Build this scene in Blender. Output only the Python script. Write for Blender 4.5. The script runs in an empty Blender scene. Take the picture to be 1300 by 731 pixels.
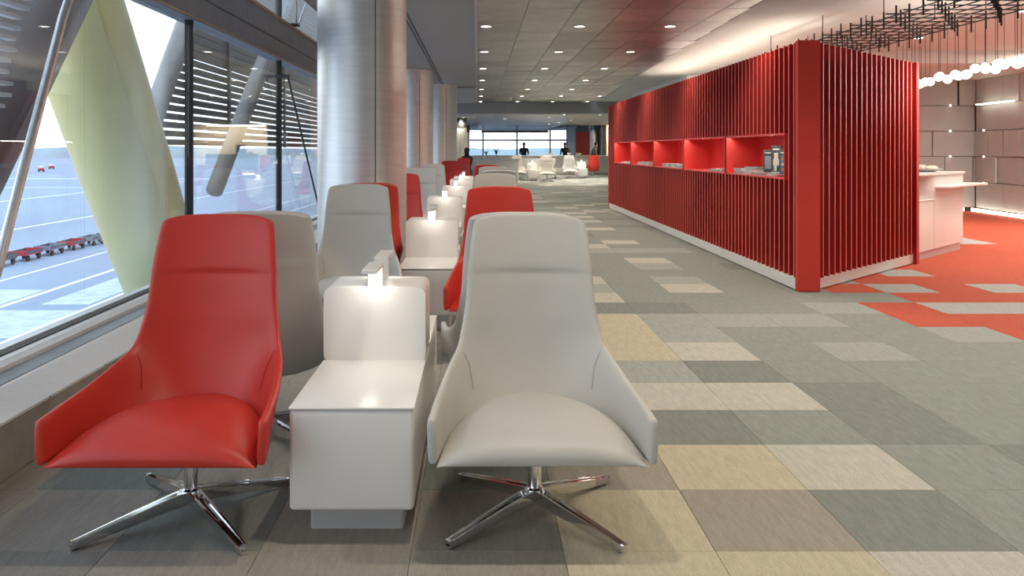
import bpy, bmesh, math, random
from mathutils import Vector, Matrix
random.seed(7)
PI = math.pi
SC = bpy.context.scene
COL = SC.collection

# ------------------------------------------------------------------ camera, world, exposure
EYE, FPX, PX, PY = 1.32, 1067.0, 606.0, 190.0     # eye height, focal length and vanishing point of the 1300x731 frame
cd = bpy.data.cameras.new('camera'); cam = bpy.data.objects.new('camera', cd); COL.objects.link(cam)
cam.location = (0, 0, EYE); cam.rotation_euler = (PI/2, 0, 0)
cd.sensor_width = 36; cd.lens = FPX/1300*36
cd.shift_x = (650-PX)/1300; cd.shift_y = -(365.5-PY)/1300
cd.clip_end = 3000; cd.clip_start = 0.05
SC.camera = cam
vs = SC.view_settings
vs.view_transform = 'Standard'; vs.look = 'None'; vs.gamma = 1; vs.use_curve_mapping = False
vs.exposure = 0.0
W = bpy.data.worlds.new('sky'); SC.world = W; W.use_nodes = True
nt = W.node_tree; nt.nodes.clear()
wo = nt.nodes.new('ShaderNodeOutputWorld'); bg = nt.nodes.new('ShaderNodeBackground')
tc = nt.nodes.new('ShaderNodeTexCoord'); sx = nt.nodes.new('ShaderNodeSeparateXYZ'); rp = nt.nodes.new('ShaderNodeValToRGB')
nt.links.new(tc.outputs['Generated'], sx.inputs[0]); nt.links.new(sx.outputs['Z'], rp.inputs[0])
rp.color_ramp.elements[0].position = 0.0; rp.color_ramp.elements[0].color = (0.93, 0.95, 1.0, 1)
rp.color_ramp.elements[1].position = 1.0; rp.color_ramp.elements[1].color = (0.62, 0.77, 1.0, 1)
nt.links.new(rp.outputs[0], bg.inputs[0]); bg.inputs[1].default_value = 2.5
nt.links.new(bg.outputs[0], wo.inputs[0])
DOWN_W = 85.0       # watts of one ceiling downlight
WARM = (1.0, 0.895, 0.75)
CLEAR = (1.0, 0.95, 0.87)

# ------------------------------------------------------------------ materials
def nodes(name):
    m = bpy.data.materials.new(name); m.use_nodes = True
    n = m.node_tree; b = n.nodes['Principled BSDF']
    return m, n, b
def mat(name, col, rough=0.5, metal=0.0, var=0.06, scale=8.0, bump=0.0, bscale=200.0, stretch=(1,1,1), coat=0.0, spec=0.5):
    m, n, b = nodes(name)
    t = n.nodes.new('ShaderNodeTexCoord'); mp = n.nodes.new('ShaderNodeMapping'); mp.inputs['Scale'].default_value = stretch
    n.links.new(t.outputs['Object'], mp.inputs[0])
    no = n.nodes.new('ShaderNodeTexNoise'); no.inputs['Scale'].default_value = scale; no.inputs['Detail'].default_value = 4
    n.links.new(mp.outputs[0], no.inputs['Vector'])
    r = n.nodes.new('ShaderNodeValToRGB')
    r.color_ramp.elements[0].position = .3; r.color_ramp.elements[1].position = .7
    r.color_ramp.elements[0].color = tuple(c*(1-var) for c in col)+(1,)
    r.color_ramp.elements[1].color = tuple(min(1, c*(1+var)) for c in col)+(1,)
    n.links.new(no.outputs['Fac'], r.inputs[0]); n.links.new(r.outputs[0], b.inputs['Base Color'])
    b.inputs['Roughness'].default_value = rough; b.inputs['Metallic'].default_value = metal
    b.inputs['Specular IOR Level'].default_value = spec
    if coat: b.inputs['Coat Weight'].default_value = coat
    if bump:
        n2 = n.nodes.new('ShaderNodeTexNoise'); n2.inputs['Scale'].default_value = bscale; n2.inputs['Detail'].default_value = 3
        n.links.new(mp.outputs[0], n2.inputs['Vector'])
        bu = n.nodes.new('ShaderNodeBump'); bu.inputs['Strength'].default_value = bump; bu.inputs['Distance'].default_value = .01
        n.links.new(n2.outputs['Fac'], bu.inputs['Height']); n.links.new(bu.outputs[0], b.inputs['Normal'])
    return m
def emit(name, col, st):
    m, n, b = nodes(name)
    b.inputs['Base Color'].default_value = col+(1,); b.inputs['Emission Color'].default_value = col+(1,)
    b.inputs['Emission Strength'].default_value = st
    return m
def glassmat(name, tint, ior=1.45):
    m, n, b = nodes(name); n.nodes.remove(b)
    o = n.nodes['Material Output']
    tr = n.nodes.new('ShaderNodeBsdfTransparent'); tr.inputs[0].default_value = tint+(1,)
    gl = n.nodes.new('ShaderNodeBsdfGlossy'); gl.inputs['Roughness'].default_value = 0.01
    lw = n.nodes.new('ShaderNodeLayerWeight'); lw.inputs[0].default_value = .5
    pw_ = n.nodes.new('ShaderNodeMath'); pw_.operation = 'POWER'; pw_.inputs[1].default_value = 5.0
    fr = n.nodes.new('ShaderNodeMath'); fr.operation = 'MULTIPLY_ADD'; fr.inputs[1].default_value = .96; fr.inputs[2].default_value = .04
    n.links.new(lw.outputs['Facing'], pw_.inputs[0]); n.links.new(pw_.outputs[0], fr.inputs[0])
    mx = n.nodes.new('ShaderNodeMixShader')
    n.links.new(fr.outputs[0], mx.inputs[0]); n.links.new(tr.outputs[0], mx.inputs[1]); n.links.new(gl.outputs[0], mx.inputs[2])
    n.links.new(mx.outputs[0], o.inputs[0])
    return m
def carpet(name, col):
    m, n, b = nodes(name)
    t = n.nodes.new('ShaderNodeTexCoord'); g = n.nodes.new('ShaderNodeNewGeometry')
    mp = n.nodes.new('ShaderNodeMapping'); mp.inputs['Scale'].default_value = (26, 5, 1)
    n.links.new(g.outputs['Position'], mp.inputs[0])
    a = n.nodes.new('ShaderNodeTexNoise'); a.inputs['Scale'].default_value = 1.6; a.inputs['Detail'].default_value = 6; a.inputs['Roughness'].default_value = .7
    n.links.new(mp.outputs[0], a.inputs['Vector'])
    f = n.nodes.new('ShaderNodeTexNoise'); f.inputs['Scale'].default_value = 160; f.inputs['Detail'].default_value = 3
    n.links.new(g.outputs['Position'], f.inputs['Vector'])
    ad = n.nodes.new('ShaderNodeMath'); ad.operation = 'ADD'
    n.links.new(a.outputs['Fac'], ad.inputs[0]); n.links.new(f.outputs['Fac'], ad.inputs[1])
    r = n.nodes.new('ShaderNodeValToRGB'); r.color_ramp.elements[0].position = .62; r.color_ramp.elements[1].position = 1.38
    mr = n.nodes.new('ShaderNodeMath'); mr.operation = 'MULTIPLY'; mr.inputs[1].default_value = 1.0
    r.color_ramp.elements[0].position = .35; r.color_ramp.elements[1].position = .65
    mr.inputs[1].default_value = .5
    n.links.new(ad.outputs[0], mr.inputs[0]); n.links.new(mr.outputs[0], r.inputs[0])
    r.color_ramp.elements[0].color = tuple(c*.78 for c in col)+(1,)
    r.color_ramp.elements[1].color = tuple(min(1, c*1.2) for c in col)+(1,)
    n.links.new(r.outputs[0], b.inputs['Base Color'])
    b.inputs['Roughness'].default_value = .85; b.inputs['Specular IOR Level'].default_value = .25
    bu = n.nodes.new('ShaderNodeBump'); bu.inputs['Strength'].default_value = .35; bu.inputs['Distance'].default_value = .006
    n.links.new(ad.outputs[0], bu.inputs['Height']); n.links.new(bu.outputs[0], b.inputs['Normal'])
    return m
def clothes(name, shirt, trousers, skin=(.45,.27,.19)):
    m, n, b = nodes(name)
    t = n.nodes.new('ShaderNodeTexCoord'); s = n.nodes.new('ShaderNodeSeparateXYZ'); n.links.new(t.outputs['Object'], s.inputs[0])
    dv = n.nodes.new('ShaderNodeMath'); dv.operation = 'DIVIDE'; dv.inputs[1].default_value = 2.0; n.links.new(s.outputs['Z'], dv.inputs[0])
    r = n.nodes.new('ShaderNodeValToRGB'); r.color_ramp.interpolation = 'CONSTANT'
    e = r.color_ramp.elements; e[0].position = 0; e[0].color = trousers+(1,); e[1].position = .47; e[1].color = shirt+(1,)
    k = e.new(.735); k.color = skin+(1,)
    n.links.new(dv.outputs[0], r.inputs[0]); n.links.new(r.outputs[0], b.inputs['Base Color']); b.inputs['Roughness'].default_value = .8
    return m

M = {}
M['leather_grey'] = mat('grey_leather', (.50,.478,.435), .45, var=.03, scale=5, bump=.05, bscale=420)
M['leather_red']  = mat('red_leather', (.55,.034,.021), .42, var=.04, scale=5, bump=.05, bscale=420)
M['seam_grey'] = mat('grey_thread', (.46,.44,.40), .6); M['seam_red'] = mat('red_thread', (.46,.024,.016), .6)
M['chrome'] = mat('chrome', (.82,.82,.83), .07, 1.0, var=.02)
M['rubber'] = mat('rubber', (.02,.02,.02), .7)
M['white_lacquer'] = mat('white_lacquer', (.80,.78,.74), .30, var=.015, scale=3)
M['plinth_grey'] = mat('satin_plinth', (.62,.62,.62), .35, .3, var=.03)
M['red_paint'] = mat('red_paint', (.54,.024,.019), .55, var=.05, scale=3)
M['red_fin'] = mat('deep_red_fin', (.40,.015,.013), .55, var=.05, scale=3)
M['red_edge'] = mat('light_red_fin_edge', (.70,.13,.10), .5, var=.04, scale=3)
M['red_post'] = mat('red_post_lit', (.66,.045,.030), .5, var=.03, scale=3)  # brighter copy of the red paint, front light put into the colour
M['red_core'] = mat('red_backing_shaded', (.30,.008,.008), .7, var=.05, scale=3)  # same red darkened: shade between the fins put into the colour
M['red_niche'] = mat('red_niche', (.74,.055,.045), .45, var=.03, scale=3)
M['white_paint'] = mat('white_paint', (.82,.80,.76), .5, var=.02, scale=3)
M['ceil_grey'] = mat('grey_plaster', (.36,.36,.355), .8, var=.03, scale=2)
M['ceil_white'] = mat('warm_white_plaster', (.64,.655,.62), .8, var=.02, scale=2)
M['ceil_metal'] = mat('brushed_ceiling_metal', (.46,.44,.415), .34, 1.0, var=.12, scale=3, bump=.16, bscale=6, stretch=(2,1,1))
M['fascia'] = mat('fascia_grey', (.27,.26,.25), .6, var=.05)
M['steel'] = mat('brushed_steel', (.82,.81,.79), .46, 1.0, var=.05, scale=3, bump=.03, bscale=40, stretch=(1,1,10))
M['steel_dark'] = mat('dark_steel', (.10,.10,.105), .4, .8, var=.1)
M['black'] = mat('black_metal', (.025,.022,.02), .5, .3)
M['alu'] = mat('window_aluminium', (.55,.57,.60), .35, .7, var=.06, scale=6)
M['slate'] = mat('slate_sill', (.33,.38,.42), .35, 0, var=.12, scale=4)
M['sill_white'] = mat('perforated_white_sill', (.78,.77,.75), .45, 0, var=.03, scale=30)
M['stone'] = mat('grey_brown_wall_cladding', (.34,.30,.255), .7, 0, var=.18, scale=6, bump=.2, bscale=40)
M['beam'] = mat('taupe_beam', (.22,.24,.27), .5, .1, var=.1)
M['copper'] = mat('copper_trim', (.52,.33,.20), .35, .8)
M['glass'] = glassmat('window_glass', (.93,.96,.97))
M['strut_yellow'] = mat('yellow_green_strut_paint', (.86,.78,.36), .4, 0, var=.05, scale=2)
M['strut_band'] = mat('ochre_strut_paint', (.78,.64,.26), .4, 0, var=.05, scale=2)
M['strut_dark'] = mat('shaded_strut', (.12,.10,.09), .45, 0, var=.1, scale=2)  # dark colour carries the shade on this strut's inward side
M['strut_pale'] = mat('pale_strut_paint', (.55,.56,.55), .4, 0, var=.1, scale=2)
M['strut_mid'] = mat('mid_taupe_strut_paint', (.27,.255,.24), .4, 0, var=.1, scale=2)
M['blade_white'] = mat('white_blade', (.85,.87,.9), .4)
M['blade_dark'] = mat('bronze_sunshade_blade', (.085,.070,.055), .5, .2, var=.2, scale=2, stretch=(1,.3,1))
M['tarmac'] = mat('apron_tarmac', (.27,.34,.44), .8, 0, var=.10, scale=.06, stretch=(1,.25,1))
M['paint_line'] = mat('apron_line_paint', (.80,.84,.9), .7)
M['paint_patch'] = mat('apron_patch_paint', (.50,.58,.70), .8, var=.2, scale=1.0)
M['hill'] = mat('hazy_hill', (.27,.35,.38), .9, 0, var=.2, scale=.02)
M['cart_red'] = mat('cart_red', (.42,.04,.05), .5); M['cart_dark'] = mat('cart_dark', (.07,.08,.10), .6)
M['cart_blue'] = mat('cart_blue_grey', (.20,.25,.30), .6)
M['panel_tau'] = mat('satin_taupe_panel', (.52,.55,.53), .42, .0, var=.05, scale=3)
M['panel_gap'] = mat('dark_panel_gap', (.05,.045,.04), .8)
M['bulb'] = emit('globe_glow', (1.0,.90,.76), 9.0)
M['led'] = emit('led_glow', (1.0,.93,.84), 9.0)
M['led_soft'] = emit('led_strip_glow', (1.0,.90,.76), 5.0)
M['down'] = emit('downlight_lens', (1.0,.92,.80), 12.0)
M['paper'] = mat('paper', (.72,.73,.70), .7, var=.2, scale=30); M['paper_dark'] = mat('printed_cover', (.09,.10,.09), .5, var=.5, scale=40)
M['paper_blue'] = mat('blue_print', (.10,.25,.45), .5, var=.5, scale=40); M['paper_green'] = mat('grey_green_cover', (.22,.24,.19), .5, var=.5, scale=30)
M['food'] = mat('white_snack', (.85,.80,.70), .8, var=.1, scale=60, bump=.3, bscale=80)
M['wood'] = mat('oak', (.42,.28,.15), .5, var=.15, scale=8, stretch=(1,6,1))
M['bar_wall'] = mat('cream_bar_wall', (.80,.70,.54), .5, var=.03); M['bar_front'] = mat('pale_bar_front', (.70,.70,.66), .35, var=.04)
M['red_wall'] = mat('dark_red_wall', (.30,.025,.018), .5, var=.06)
M['leaf'] = mat('leaf_green', (.06,.12,.05), .6, var=.3, scale=40)
M['orange'] = mat('orange_fruit', (.65,.28,.05), .6)
M['hair'] = mat('dark_hair', (.02,.015,.012), .6)
M['coffee'] = mat('coffee_machine_black', (.03,.03,.03), .3, .3)
CARP = {'g': carpet('carpet_grey_green', (.245,.260,.230)), 'd': carpet('carpet_dark_grey', (.205,.217,.193)),
        'm': carpet('carpet_mid_grey', (.315,.325,.29)), 't': carpet('carpet_taupe', (.30,.27,.225)),
        'u': carpet('carpet_dark_taupe', (.25,.228,.195)),
        'b': carpet('carpet_beige', (.46,.41,.30)), 'l': carpet('carpet_light_beige', (.45,.43,.365)),
        'r': carpet('carpet_orange_red', (.50,.088,.042)), 's': carpet('carpet_silver', (.40,.41,.37))}

def panel_tone(m):     # each ceiling panel takes its own slightly different tone
    n = m.node_tree; b = n.nodes['Principled BSDF']; src = b.inputs['Base Color'].links[0].from_socket
    oi = n.nodes.new('ShaderNodeObjectInfo'); mr = n.nodes.new('ShaderNodeMapRange'); mr.inputs['To Min'].default_value = .78; mr.inputs['To Max'].default_value = 1.18
    vm = n.nodes.new('ShaderNodeVectorMath'); vm.operation = 'SCALE'
    n.links.new(oi.outputs['Random'], mr.inputs['Value']); n.links.new(src, vm.inputs[0]); n.links.new(mr.outputs[0], vm.inputs['Scale']); n.links.new(vm.outputs[0], b.inputs['Base Color'])
panel_tone(M['ceil_metal'])
# ------------------------------------------------------------------ geometry helpers
def link(name, me, m=None, parent=None, loc=(0,0,0), rz=0.0, smooth=False):
    o = bpy.data.objects.new(name, me); COL.objects.link(o)
    o.location = loc; o.rotation_euler = (0,0,rz)
    if me is not None and m is not None:
        me.materials.clear(); me.materials.append(M[m] if isinstance(m, str) else m)
    if smooth:
        for p in me.polygons: p.use_smooth = True
    if parent is not None: o.parent = parent
    return o
def tag(o, label=None, cat=None, group=None, kind=None):
    if label: o['label'] = label
    if cat: o['category'] = cat
    if group: o['group'] = group
    if kind: o['kind'] = kind
    return o
def thing(name, label, cat, loc=(0,0,0), rz=0.0, group=None):
    return tag(link(name, None, None, None, loc, rz), label, cat, group)
def pym(name, vs_, fs):
    me = bpy.data.meshes.new(name); me.from_pydata([tuple(v) for v in vs_], [], fs); me.update(); return me
def fixn(me):
    bm = bmesh.new(); bm.from_mesh(me); bmesh.ops.recalc_face_normals(bm, faces=bm.faces); bm.to_mesh(me); bm.free(); return me
BF = [(0,3,2,1),(4,5,6,7),(0,1,5,4),(1,2,6,5),(2,3,7,6),(3,0,4,7)]
def boxes(name, bl):
    v, f = [], []
    for x0,x1,y0,y1,z0,z1 in bl:
        b = len(v); v += [(x0,y0,z0),(x1,y0,z0),(x1,y1,z0),(x0,y1,z0),(x0,y0,z1),(x1,y0,z1),(x1,y1,z1),(x0,y1,z1)]
        f += [tuple(b+i for i in q) for q in BF]
    return pym(name, v, f)
def rbox(name, x0,x1,y0,y1,z0,z1, r=.01, seg=3, axis=None):
    """box with rounded edges; axis 'x','y' or 'z' rounds only the edges along that axis"""
    me = boxes(name, [(x0,x1,y0,y1,z0,z1)]); bm = bmesh.new(); bm.from_mesh(me)
    es = list(bm.edges)
    if axis:
        k = 'xyz'.index(axis)
        es = [e for e in es if abs((e.verts[0].co-e.verts[1].co).normalized()[k]) > .9]
    bmesh.ops.bevel(bm, geom=es, offset=r, segments=seg, profile=.5, affect='EDGES')
    bm.to_mesh(me); bm.free(); return me
def prism(name, poly, z0, z1):
    n = len(poly); v = [(x,y,z0) for x,y in poly]+[(x,y,z1) for x,y in poly]
    f = [tuple(range(n))[::-1], tuple(range(n,2*n))]+[(i,(i+1)%n,n+(i+1)%n,n+i) for i in range(n)]
    return fixn(pym(name, v, f))
def lathe(name, prof, seg=24, sx_=1.0, sy_=1.0):
    v, f = [], []
    for r,z in prof:
        for i in range(seg):
            a = 2*PI*i/seg; v.append((r*math.cos(a)*sx_, r*math.sin(a)*sy_, z))
    for k in range(len(prof)-1):
        for i in range(seg):
            j = (i+1)%seg; f.append((k*seg+i, k*seg+j, (k+1)*seg+j, (k+1)*seg+i))
    f.append(tuple(range(seg))[::-1]); f.append(tuple(range((len(prof)-1)*seg, len(prof)*seg)))
    return pym(name, v, f)
def tube(name, pts, rad, seg=10):
    rads = rad if isinstance(rad, (list,tuple)) else [rad]*len(pts)
    P = [Vector(p) for p in pts]; v, f = [], []
    for k,p in enumerate(P):
        d = (P[min(k+1,len(P)-1)]-P[max(k-1,0)]).normalized()
        a = Vector((0,0,1)) if abs(d.z) < .9 else Vector((1,0,0))
        u = d.cross(a).normalized(); w = d.cross(u).normalized()
        for i in range(seg):
            t = 2*PI*i/seg; v.append(p+(u*math.cos(t)+w*math.sin(t))*rads[k])
    for k in range(len(P)-1):
        for i in range(seg):
            j = (i+1)%seg; f.append((k*seg+i, k*seg+j, (k+1)*seg+j, (k+1)*seg+i))
    f.append(tuple(range(seg))); f.append(tuple(range((len(P)-1)*seg, len(P)*seg))[::-1])
    return fixn(pym(name, v, f))
def sphere(name, r, loc=(0,0,0), seg=12, ring=8, sc=(1,1,1)):
    bm = bmesh.new(); bmesh.ops.create_uvsphere(bm, u_segments=seg, v_segments=ring, radius=r)
    for v in bm.verts: v.co = Vector((v.co.x*sc[0]+loc[0], v.co.y*sc[1]+loc[1], v.co.z*sc[2]+loc[2]))
    me = bpy.data.meshes.new(name); bm.to_mesh(me); bm.free()
    for p in me.polygons: p.use_smooth = True
    return me
def smooth_angle(me, ang=35):
    for p in me.polygons: p.use_smooth = True
    bm = bmesh.new(); bm.from_mesh(me)
    for e in bm.edges:
        if len(e.link_faces) == 2 and e.calc_face_angle(0) > math.radians(ang): e.smooth = False
    bm.to_mesh(me); bm.free(); return me
def struct(name, me, m, parent=None, **k):
    o = link(name, me, m, parent, **k)
    if parent is None: o['kind'] = 'structure'
    return o
def copy_tree(o, parent=None):
    c = o.copy(); COL.objects.link(c); c.parent = parent
    for ch in list(o.children): copy_tree(ch, c)
    return c

# ------------------------------------------------------------------ floor and carpet tiles
TX0, TY0, TS = 1.283, 2.765, 0.5
floor = struct('floor', boxes('floor', [(-1.95, 11.2, -6, 60, -.15, -.008)]), 'rubber')
OV = {(-2,-1):'b',(-1,-1):'b',(0,-1):'l',(1,-1):'m', (-2,0):'b',(-1,0):'t',(0,0):'d',(1,0):'g',
      (-2,1):'t',(-1,1):'b',(0,1):'l', (-2,2):'u',(-1,2):'d',(0,2):'g',(1,2):'d', (-2,3):'l',(-1,3):'l',(0,3):'l',
      (-1,4):'m',(0,4):'d', (-2,5):'b',(-1,5):'b',(0,5):'l', (-2,6):'b',(-1,6):'b',(0,6):'m', (-2,7):'b',(-1,7):'b',(0,7):'m',(2,7):'m',
      (-1,8):'d',(0,8):'d', (-1,9):'l',(1,10):'l',(-1,11):'l',(-1,10):'m',(1,14):'l',(0,17):'l',(-1,17):'s',(1,18):'l',(1,22):'l',(0,22):'m',(1,25):'s',
      (4,6):'m',(4,7):'r',(4,8):'r',(5,8):'s',(6,8):'s',(4,10):'r',(5,10):'s',(7,10):'s',(4,11):'m',(6,12):'s',(2,5):'m',(3,4):'g'}
def tile_kind(i, j):
    if (i,j) in OV: return OV[(i,j)]
    rnd = random.Random(i*7919+j*104729+3)
    if j >= 6 and j <= 31:
        if (j == 6 and i >= 5) or (j == 7 and i >= 4) or (j == 8 and i >= 7) or (j >= 9 and i >= 5):
            return 's' if rnd.random() < .04 else 'r'
    if i <= -3: return rnd.choice('ttuutd')
    if j > 26: return rnd.choice('gggggmdml')
    if i in (-2,-1) and j > 11: return rnd.choice('ggmlgdb')
    return rnd.choice('gggggggggdgm')
cells = []
for j in range(-14, 115):
    for i in range(-7, 20):
        x0, y0 = TX0+TS*i, TY0+TS*j
        x1, y1 = min(x0+TS, 11.2), min(y0+TS, 60)
        x0, y0 = max(x0, -1.887), max(y0, -6)
        if x1-x0 < .02 or y1-y0 < .02: continue
        cells.append((i, j, x0, x1, y0, y1))
def px(x, y, z=0.0): return PX+x*FPX/y, PY+(EYE-z)*FPX/y
def cell_size(c):
    i,j,x0,x1,y0,y1 = c
    if y1 <= 2.4: return -1
    yy = max(y0, 2.35); xa, ya = px(x0, yy); xb, yb = px(x1, y1)
    if max(px(x1,yy)[0], xb) < 0 or min(xa, px(x0,y1)[0]) > 1300: return -1
    xm, ym = (x0+x1)/2, (y0+y1)/2
    if xm > 3.2 and ym > 7.82 and ym-7.82 > (xm-3.18) and ym < 19.3 and xm < 5.1: return -1      # under the red pavilion
    return abs(ya-yb)
vis = sorted([c for c in cells if cell_size(c) > 4.4], key=cell_size, reverse=True)[:300]
vset = {(c[0],c[1]) for c in vis}
G = .0007
tile_me = {}
for c in vis:
    i,j,x0,x1,y0,y1 = c
    k = (tile_kind(i,j), round(x1-x0,3), round(y1-y0,3))
    if k not in tile_me:
        w, d = k[1]/2-G, k[2]/2-G
        v = [(-w,-d,-.008),(w,-d,-.008),(w,d,-.008),(-w,d,-.008),(-w,-d,-.0012),(w,-d,-.0012),(w,d,-.0012),(-w,d,-.0012),
             (-w+.0012,-d+.0012,0),(w-.0012,-d+.0012,0),(w-.0012,d-.0012,0),(-w+.0012,d-.0012,0)]
        f = [(0,3,2,1),(8,9,10,11)]+[(a,(a+1)%4,4+(a+1)%4,4+a) for a in range(4)]+[(4+a,4+(a+1)%4,8+(a+1)%4,8+a) for a in range(4)]
        me = pym('carpet_tile', v, f); me.materials.append(CARP[k[0]]); tile_me[k] = me
    o = bpy.data.objects.new('carpet_tile', tile_me[k]); COL.objects.link(o)
    o.location = ((x0+x1)/2, (y0+y1)/2, 0); o.parent = floor
v, f, mi = [], [], []; keys = list(CARP)
for c in cells:
    if (c[0],c[1]) in vset: continue
    i,j,x0,x1,y0,y1 = c; b = len(v)
    v += [(x0+G,y0+G,-.008),(x1-G,y0+G,-.008),(x1-G,y1-G,-.008),(x0+G,y1-G,-.008),(x0+G,y0+G,0),(x1-G,y0+G,0),(x1-G,y1-G,0),(x0+G,y1-G,0)]
    f += [tuple(b+q for q in qq) for qq in BF]; mi += [keys.index(tile_kind(i,j))]*6
me = pym('carpet_tiles', v, f)
for k in keys: me.materials.append(CARP[k])
me.polygons.foreach_set('material_index', mi)
o = link('carpet_tiles', me, None, floor); o['kind'] = 'stuff'

# ------------------------------------------------------------------ ceilings
CZ = 3.0
ceil = struct('ceiling', prism('ceiling', [(0,-6),(2.8,-6),(3.26,9.43),(4.1,30),(0,30)], CZ+.012, CZ+.12), 'fascia')
pan = {}
nx, dx, dy = 7, .588, 1.0
def edge_x(y): return 3.26+(y-9.43)*(3.94-3.26)/(24.9-9.43)
for b in range(22):
    for a in range(nx):
        y0 = 8.0+b*dy; x0 = a*dx; x1 = min(x0+dx, edge_x(y0)-.02)
        if x1-x0 < .08: continue
        w = round(x1-x0, 2)
        if w not in pan:
            pan[w] = rbox('ceiling_panel', -w/2+.005, w/2-.005, -dy/2+.006, dy/2-.006, 0, .012, .002, 1); pan[w].materials.append(M['ceil_metal'])
        o = bpy.data.objects.new('ceiling_panel', pan[w]); COL.objects.link(o); o.parent = ceil
        o.location = ((x0+x1)/2, y0+dy/2, CZ+.001); o.rotation_euler = (random.gauss(0,.0035), random.gauss(0,.005), 0)
o = link('ceiling_panels', boxes('ceiling_panels', [(a*dx+.003, min((a+1)*dx, 2.8)-.003, -6+b*dy+.003, -6+(b+1)*dy-.003, CZ, CZ+.012) for a in range(5) for b in range(14)]), 'ceil_metal', ceil)
o['kind'] = 'stuff'
struct('trim_1', boxes('trim_1', [(-.03, 0, -6, 30, CZ-.015, CZ+.02)]), 'alu')
gc = struct('ceiling_grey', boxes('ceiling_grey', [(-1.78,-.03,-6,22.4,CZ,CZ+.15), (-1.78,-.03,22.4,30,CZ-.03,CZ+.15)]), 'ceil_grey')
for s in (-.92, -.87): link('slot_diffuser', boxes('slot_diffuser', [(s-.012, s+.012, -2, 21.5, CZ-.004, CZ+.02)]), 'black', gc)
struct('wall_fascia', boxes('wall_fascia', [(-1.93,-1.78,-6,30,CZ-.02,5.0)]), 'ceil_grey')
struct('ceiling_far', boxes('ceiling_far', [(-3, 14, 30, 31.2, 2.62, 3.3), (-3, 14, 31.2, 60, 2.70, 3.3)]), 'ceil_grey')
fm = struct('ceiling_far_metal', boxes('ceiling_far_metal', [(0.05+a*.9, .05+(a+1)*.9-.01, 31.3+b*1.6, 31.3+(b+1)*1.6-.01, 2.66, 2.70) for a in range(5) for b in range(13)]), 'ceil_metal')
struct('ceiling_white', prism('ceiling_white', [(2.83,-6),(11.2,-6),(11.2,30),(4.2,30),(3.28,9.43)], CZ+.04, CZ+.2), 'ceil_white')
struct('ceiling_soffit', boxes('ceiling_soffit', [(5.2, 11.2, 14.5, 18.4, 2.81, CZ+.06)]), 'ceil_white')
struct('wall_bulkhead', prism('wall_bulkhead', [(4.84,19.4),(5.85,18.38),(10.5,18.38),(10.5,26.3),(4.84,26.3)], 0, CZ+.05), 'white_paint')

# ------------------------------------------------------------------ downlights
DL = lathe('trim_ring', [(.085,0),(.085,-.008),(.066,-.010),(.066,-.002)], 24); DL.materials.append(M['white_paint'])
LN = lathe('lens', [(.064,-.003),(.064,-.006)], 24); LN.materials.append(M['down'])
def downlight(x, y, z, watts, label, group, size=125):
    t = thing('ceiling_downlight', label, 'downlight', (x,y,z), 0, group)
    o = bpy.data.objects.new('trim_ring', DL); COL.objects.link(o); o.parent = t
    o = bpy.data.objects.new('lens', LN); COL.objects.link(o); o.parent = t
    l = bpy.data.lights.new('downlight_lamp', 'SPOT'); l.energy = watts; l.color = CLEAR if x > 4 else WARM; l.spot_size = math.radians(size); l.spot_blend = .8; l.shadow_soft_size = .07
    lo = bpy.data.objects.new('downlight_lamp', l); COL.objects.link(lo); lo.location = (0,0,-.03); lo.parent = t
    return t
for r in range(-4, 7):
    y = 11.42+2.97*r
    for k, x in enumerate((.12, 1.39, 2.62, 3.82)):
        if x > edge_x(y)-.12: continue
        downlight(x, y, CZ, DOWN_W, 'round recessed downlight with white rim in the brushed metal ceiling', 'downlights of the metal ceiling')
for x, y in ((4.4,-2.5),(4.4,.5),(4.4,3.5),(4.1,6.2),(8.8,.5),(8.8,3.5),(8.8,6.6),(6.77,-.5),(6.77,2.4)):
    downlight(x, y, CZ+.04, 140, 'round recessed downlight in the cream ceiling ahead of the pavilion', 'downlights ahead of the pavilion')
for y in (4.9, 7.4, 10.4, 12.9, 15.6):
    downlight(6.77, y, CZ+.04 if y < 14.5 else 2.81, 120, 'round recessed downlight in the cream ceiling over the reception desk', 'downlights over the reception')
for x, y in ((3.3,32),(2.95,34.6),(4.85,33.2),(4.6,36.0),(4.3,38.6),(4.0,41.2),(3.7,43.8),(6.0,38),(1.2,36.5),(-.6,36)):
    z = 2.66 if .05 < x < 4.5 else 2.70
    downlight(x, y, z, 320, 'small recessed downlight in the low ceiling of the far hall', 'downlights of the far hall')

# ------------------------------------------------------------------ facade: low wall, sill, glazing
GX = -2.25
struct('wall_left_low', boxes('wall_left_low', [(-2.02,-1.895,-6,60,-.15,.224)]), 'stone')
wl = bpy.data.objects['wall_left_low']
for k in range(16):
    link('cladding_panel', boxes('cladding_panel', [(-1.896,-1.887, .6+k*1.2+.003, 1.8+k*1.2-.003, .002, .222)]), 'stone', wl)
sv = [(-1.882,.226),(-1.882,.238),(-2.03,.305),(-2.05,.305),(-2.05,.20),(-1.95,.20)]
def extr_y(name, prof, y0, y1):
    n = len(prof); v = [(x,y0,z) for x,z in prof]+[(x,y1,z) for x,z in prof]
    return fixn(pym(name, v, [tuple(range(n)), tuple(range(n,2*n))]+[(i,(i+1)%n,n+(i+1)%n,n+i) for i in range(n)]))
sill = struct('sill_left', extr_y('sill_left', sv, -6, 60), 'sill_white')
for k in range(24):
    for s in (-.0,):
        link('screw', boxes('screw', [(-1.884,-1.8805, 2.6+k*.55-.004, 2.6+k*.55+.004, .229,.236)]), 'steel_dark', sill)
fr = struct('window_frame_left', extr_y('window_frame_left', [(-2.05,.16),(-2.05,.31),(-2.13,.325),(-2.13,.16)], -6, 60), 'slate')
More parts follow.
